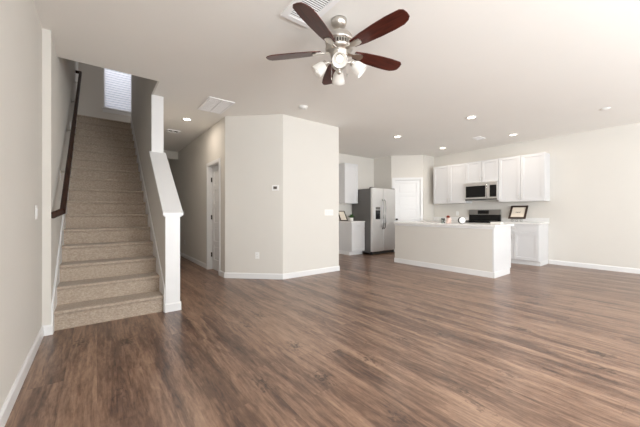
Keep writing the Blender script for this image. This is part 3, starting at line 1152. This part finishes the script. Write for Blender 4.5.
b.box(IX0 - 0.012, IX0, IY0 - 0.01, IY1, 0.845, 0.882, 0.002)
b.build('top_trim', M['trim'], isl)
# cabinet fronts on the cooking side of the island
for k in range(3):
    wq = (IY1 - IY0 - 0.04) / 3
    y0 = IY0 + 0.03 + k * wq
    b = MB(o)
    b.box(IX1 - 0.02, IX1, y0 + 0.003, y0 + wq - 0.003, 0.11, 0.70, 0.002)
    d_ = b.build('door', M['cab'], isl)
    MB(o).box(IX1 - 0.02, IX1, y0 + 0.003, y0 + wq - 0.003, 0.71, 0.87, 0.002).build('drawer', M['cab'], isl)
ct = MB().box(IX0 - 0.035, IX1 + 0.06, IY0 - 0.035, IY1 + 0.03, 0.883, 0.922, 0.005)
tag(ct.build('island_countertop', M['quartz']), 'white stone slab topping the kitchen island', 'countertop')

# ------------------------------------------------------------------ fridge
FRX, FRW, FRY = 5.87, 0.96, 5.44
fr = thing('refrigerator', 'stainless side by side refrigerator with water dispenser', 'refrigerator', (FRX, FRY, 0))
MB().box(0, FRW, 0, 0.71, 0.05, 1.80, 0.004).build('body', M['fside'], fr)
sp = 0.435
for nm, x0, x1 in (('freezer_door', 0.0, sp - 0.006), ('fridge_door', sp + 0.006, FRW)):
    d_ = MB().box(x0, x1, -0.072, -0.004, 0.085, 1.815, 0.012).build(nm, M['steel'], fr)
    hx = sp - 0.04 if x0 == 0 else sp + 0.04
    MB().tube([(hx, -0.072, 0.70), (hx, -0.115, 0.74), (hx, -0.122, 0.95), (hx, -0.122, 1.25), (hx, -0.115, 1.46), (hx, -0.072, 1.50)], 0.016).build('handle', M['steel_dark'], d_)
    if x0 == 0:
        dp = MB().box(0.10, 0.32, -0.078, -0.071, 0.94, 1.32, 0.003).build('dispenser', M['steel'], d_)
        dp2 = MB()
        dp2.box(0.118, 0.302, -0.080, -0.0775, 0.965, 1.21)
        dp2.build('dispenser_recess', M['black'], d_)
        MB().box(0.118, 0.302, -0.080, -0.0775, 1.225, 1.295).build('dispenser_panel', M['fside'], d_)
b = MB()
b.box(0.01, FRW - 0.01, -0.03, 0.02, 0.012, 0.08, 0.004)
b.build('kick_grille', M['rubber'], fr)
b = MB()
for xx in (0.02, FRW - 0.07):
    MB().box(xx, xx + 0.05, -0.05, 0.02, 0, 0.03, 0.003).build('foot', M['rubber'], fr)
    MB().box(xx, xx + 0.05, 0.62, 0.68, 0, 0.05).build('foot', M['rubber'], fr)
for xx in (0.01, FRW - 0.10):
    MB().box(xx, xx + 0.09, -0.06, 0.05, 1.80, 1.83, 0.004).build('hinge_cover', M['rubber'], fr)

# cabinets left of the fridge
LX, LY = 5.365, 5.66
lower('white base cabinet beside the refrigerator', (LX, LY, 0), 0, FRX - LX - 0.012, YK - LY - 0.001, doors=1, drawer=True, h=0.875)
upper('single white wall cabinet left of the refrigerator', (5.335, 5.90, 1.40), 0, 0.50, 1.10, YK - 5.90 - 0.001, doors=1, hside=1)
tag(MB().box(LX - 0.02, FRX - 0.005, LY - 0.028, YK - 0.001, 0.876, 0.912, 0.004).build('countertop', M['quartz']),
    'short white countertop beside the refrigerator', 'countertop')


# ------------------------------------------------------------------ small things
def picture(name, label, loc, rz, wd, h, lean, border, art=True, thick=0.018):
    t_ = thing(name, label, 'picture frame', loc, rz)
    R_ = Matrix.Rotation(-lean, 4, 'X')
    b = MB()
    for (x0, x1, z0, z1) in ((-wd / 2, wd / 2, 0, border), (-wd / 2, wd / 2, h - border, h), (-wd / 2, -wd / 2 + border, border, h - border), (wd / 2 - border, wd / 2, border, h - border)):
        b.box(x0, x1, -thick, 0, z0, z1, 0.002, R_)
    fr_ = b.build('frame', M['dframe'], t_)
    pp = MB().box(-wd / 2 + border, wd / 2 - border, -0.008, -0.002, border, h - border, 0, R_).build('print', M['paper'], t_)
    if art:
        b = MB()
        # a small scrawled line of lettering, not readable
        for k, (dx, dz, lw) in enumerate(((-0.045, 0.0, 0.012), (-0.028, 0.004, 0.010), (-0.012, -0.003, 0.012), (0.006, 0.003, 0.011), (0.024, -0.002, 0.012), (0.04, 0.003, 0.010))):
            b.box(dx - lw / 2, dx + lw / 2, -0.0092, -0.008, h / 2 - 0.008 + dz, h / 2 + 0.008 + dz, 0, R_)
        b.box(-0.05, 0.045, -0.0092, -0.008, h / 2 - 0.002, h / 2 + 0.002, 0, R_)
        b.build('lettering', M['ink'], pp)
    return t_


# picture on an easel with curled feet, right counter
picture('picture_frame', 'dark framed print leaning back on the counter right of the range', (7.70, 2.60, 0.995), RZ, 0.35, 0.355, math.radians(32), 0.042)
ez = thing('display_easel', 'small wire easel with curled feet under the leaning print', 'easel', (7.72, 2.60, 0.9255), RZ)
b = MB()
for xx in (-0.09, 0.0, 0.09):
    pts = []
    for k in range(13):
        a = -PI / 2 + k * 2 * PI / 12
        pts.append((xx + 0.022 * math.cos(a), -0.03, 0.03 + 0.022 * math.sin(a) - 0.0))
    b.tube(pts, 0.0045, 8)
b.tube([(-0.12, -0.03, 0.058), (0.12, -0.03, 0.058)], 0.004, 8)
b.tube([(-0.12, -0.03, 0.058), (-0.12, -0.045, 0.075)], 0.004, 8)
b.tube([(0.12, -0.03, 0.058), (0.12, -0.045, 0.075)], 0.004, 8)
b.tube([(0, -0.03, 0.056), (0, 0.01, 0.056), (0, 0.155, 0.27)], 0.004, 8)
b.tube([(0, 0.155, 0.27), (0, 0.20, 0.004)], 0.004, 8)
b.build('wire_stand', M['steel_dark'], ez)

picture('picture_frame', 'dark framed print on the short counter, partly behind the wall edge', (5.42, 6.00, 0.913), 0, 0.26, 0.31, math.radians(28), 0.022, art=False)

pp = thing('potted_plant', 'small green plant in a white pot on the short counter', 'plant', (5.65, 5.95, 0.9125))
MB().lathe([(0.044, 0), (0.050, 0.004), (0.056, 0.088), (0.052, 0.09), (0.050, 0.08)], seg=24).build('pot', M['pot'], pp)
b = MB()
for k in range(70):
    a = random.uniform(0, 2 * PI)
    el = random.uniform(0.3, 1.4)
    ln = random.uniform(0.07, 0.13)
    d_ = Vector((math.cos(a) * math.cos(el), math.sin(a) * math.cos(el), math.sin(el)))
    s_ = d_.cross(Vector((0, 0, 1))).normalized()
    base = Vector((math.cos(a) * 0.012, math.sin(a) * 0.012, 0.078))
    tip = base + d_ * ln
    mid = base + d_ * ln * 0.6 + Vector((0, 0, 0.008))
    vs = [b.bm.verts.new(v) for v in (base, mid - s_ * 0.02, tip, mid + s_ * 0.02)]
    b.bm.faces.new(vs)
b.build('foliage', M['leaf'], pp)

ZI = 0.9225
# on the island
t_ = thing('glass_mug', 'clear glass mug at the left of the ornaments on the island', 'glass', (5.66, 3.24, ZI))
pr = [(0.030, 0), (0.034, 0.004), (0.036, 0.10)]
MB().lathe(pr + [(0.033, 0.10), (0.031, 0.008), (0.002, 0.006)], seg=24, caps=False).build('bowl', M['clear'], t_)
MB().tube([(-0.034, 0.012, 0.085), (-0.058, 0.022, 0.08), (-0.064, 0.026, 0.05), (-0.056, 0.022, 0.025), (-0.034, 0.012, 0.02)], 0.005).build('handle', M['clear'], t_)
t_ = thing('flower_jar', 'pale pink jar holding a rust red flower on the island', 'vase', (5.53, 3.045, ZI))
MB().lathe([(0.040, 0), (0.046, 0.006), (0.050, 0.05), (0.046, 0.10), (0.040, 0.115), (0.036, 0.112)], seg=28).build('jar', M['pink'], t_)
b = MB()
for k in range(26):
    a = k * 2.4
    el = 0.15 + 1.2 * k / 26
    d_ = Vector((math.cos(a) * math.cos(el), math.sin(a) * math.cos(el), math.sin(el)))
    s_ = d_.cross(Vector((0, 0, 1))).normalized()
    c0 = Vector((-0.022, 0.0, 0.112))
    tip = c0 + d_ * 0.052
    mid = c0 + d_ * 0.032 + Vector((0, 0, 0.006))
    b.bm.faces.new([b.bm.verts.new(v) for v in (c0, mid - s_ * 0.017, tip, mid + s_ * 0.017)])
b.build('petals', M['rust'], t_)
t_ = thing('table_clock', 'small round ornament with white face and dark rim on the island', 'clock', (5.51, 2.775, ZI), -0.72)
b = MB()
b.lathe([(0.064, 0.0), (0.068, 0.006), (0.068, 0.04), (0.06, 0.045)], (0, 0.0225, 0.069), 36, mx)
b.build('case', M['blackm'], t_)
MB().lathe([(0.060, 0.0), (0.058, 0.004)], (0, -0.0225, 0.069), 36, mx).build('face', M['pot'], t_)
t_ = thing('folded_towel', 'white folded cloth on the island beside the range view', 'towel', (6.18, 2.42, ZI))
b = MB()
for k in range(3):
    b.box(-0.075 + 0.003 * k, 0.075 - 0.003 * k, -0.09 + 0.004 * k, 0.09 - 0.002 * k, 0.011 * k, 0.011 * (k + 1) - 0.001, 0.004)
b.build('cloth', M['towel'], t_)
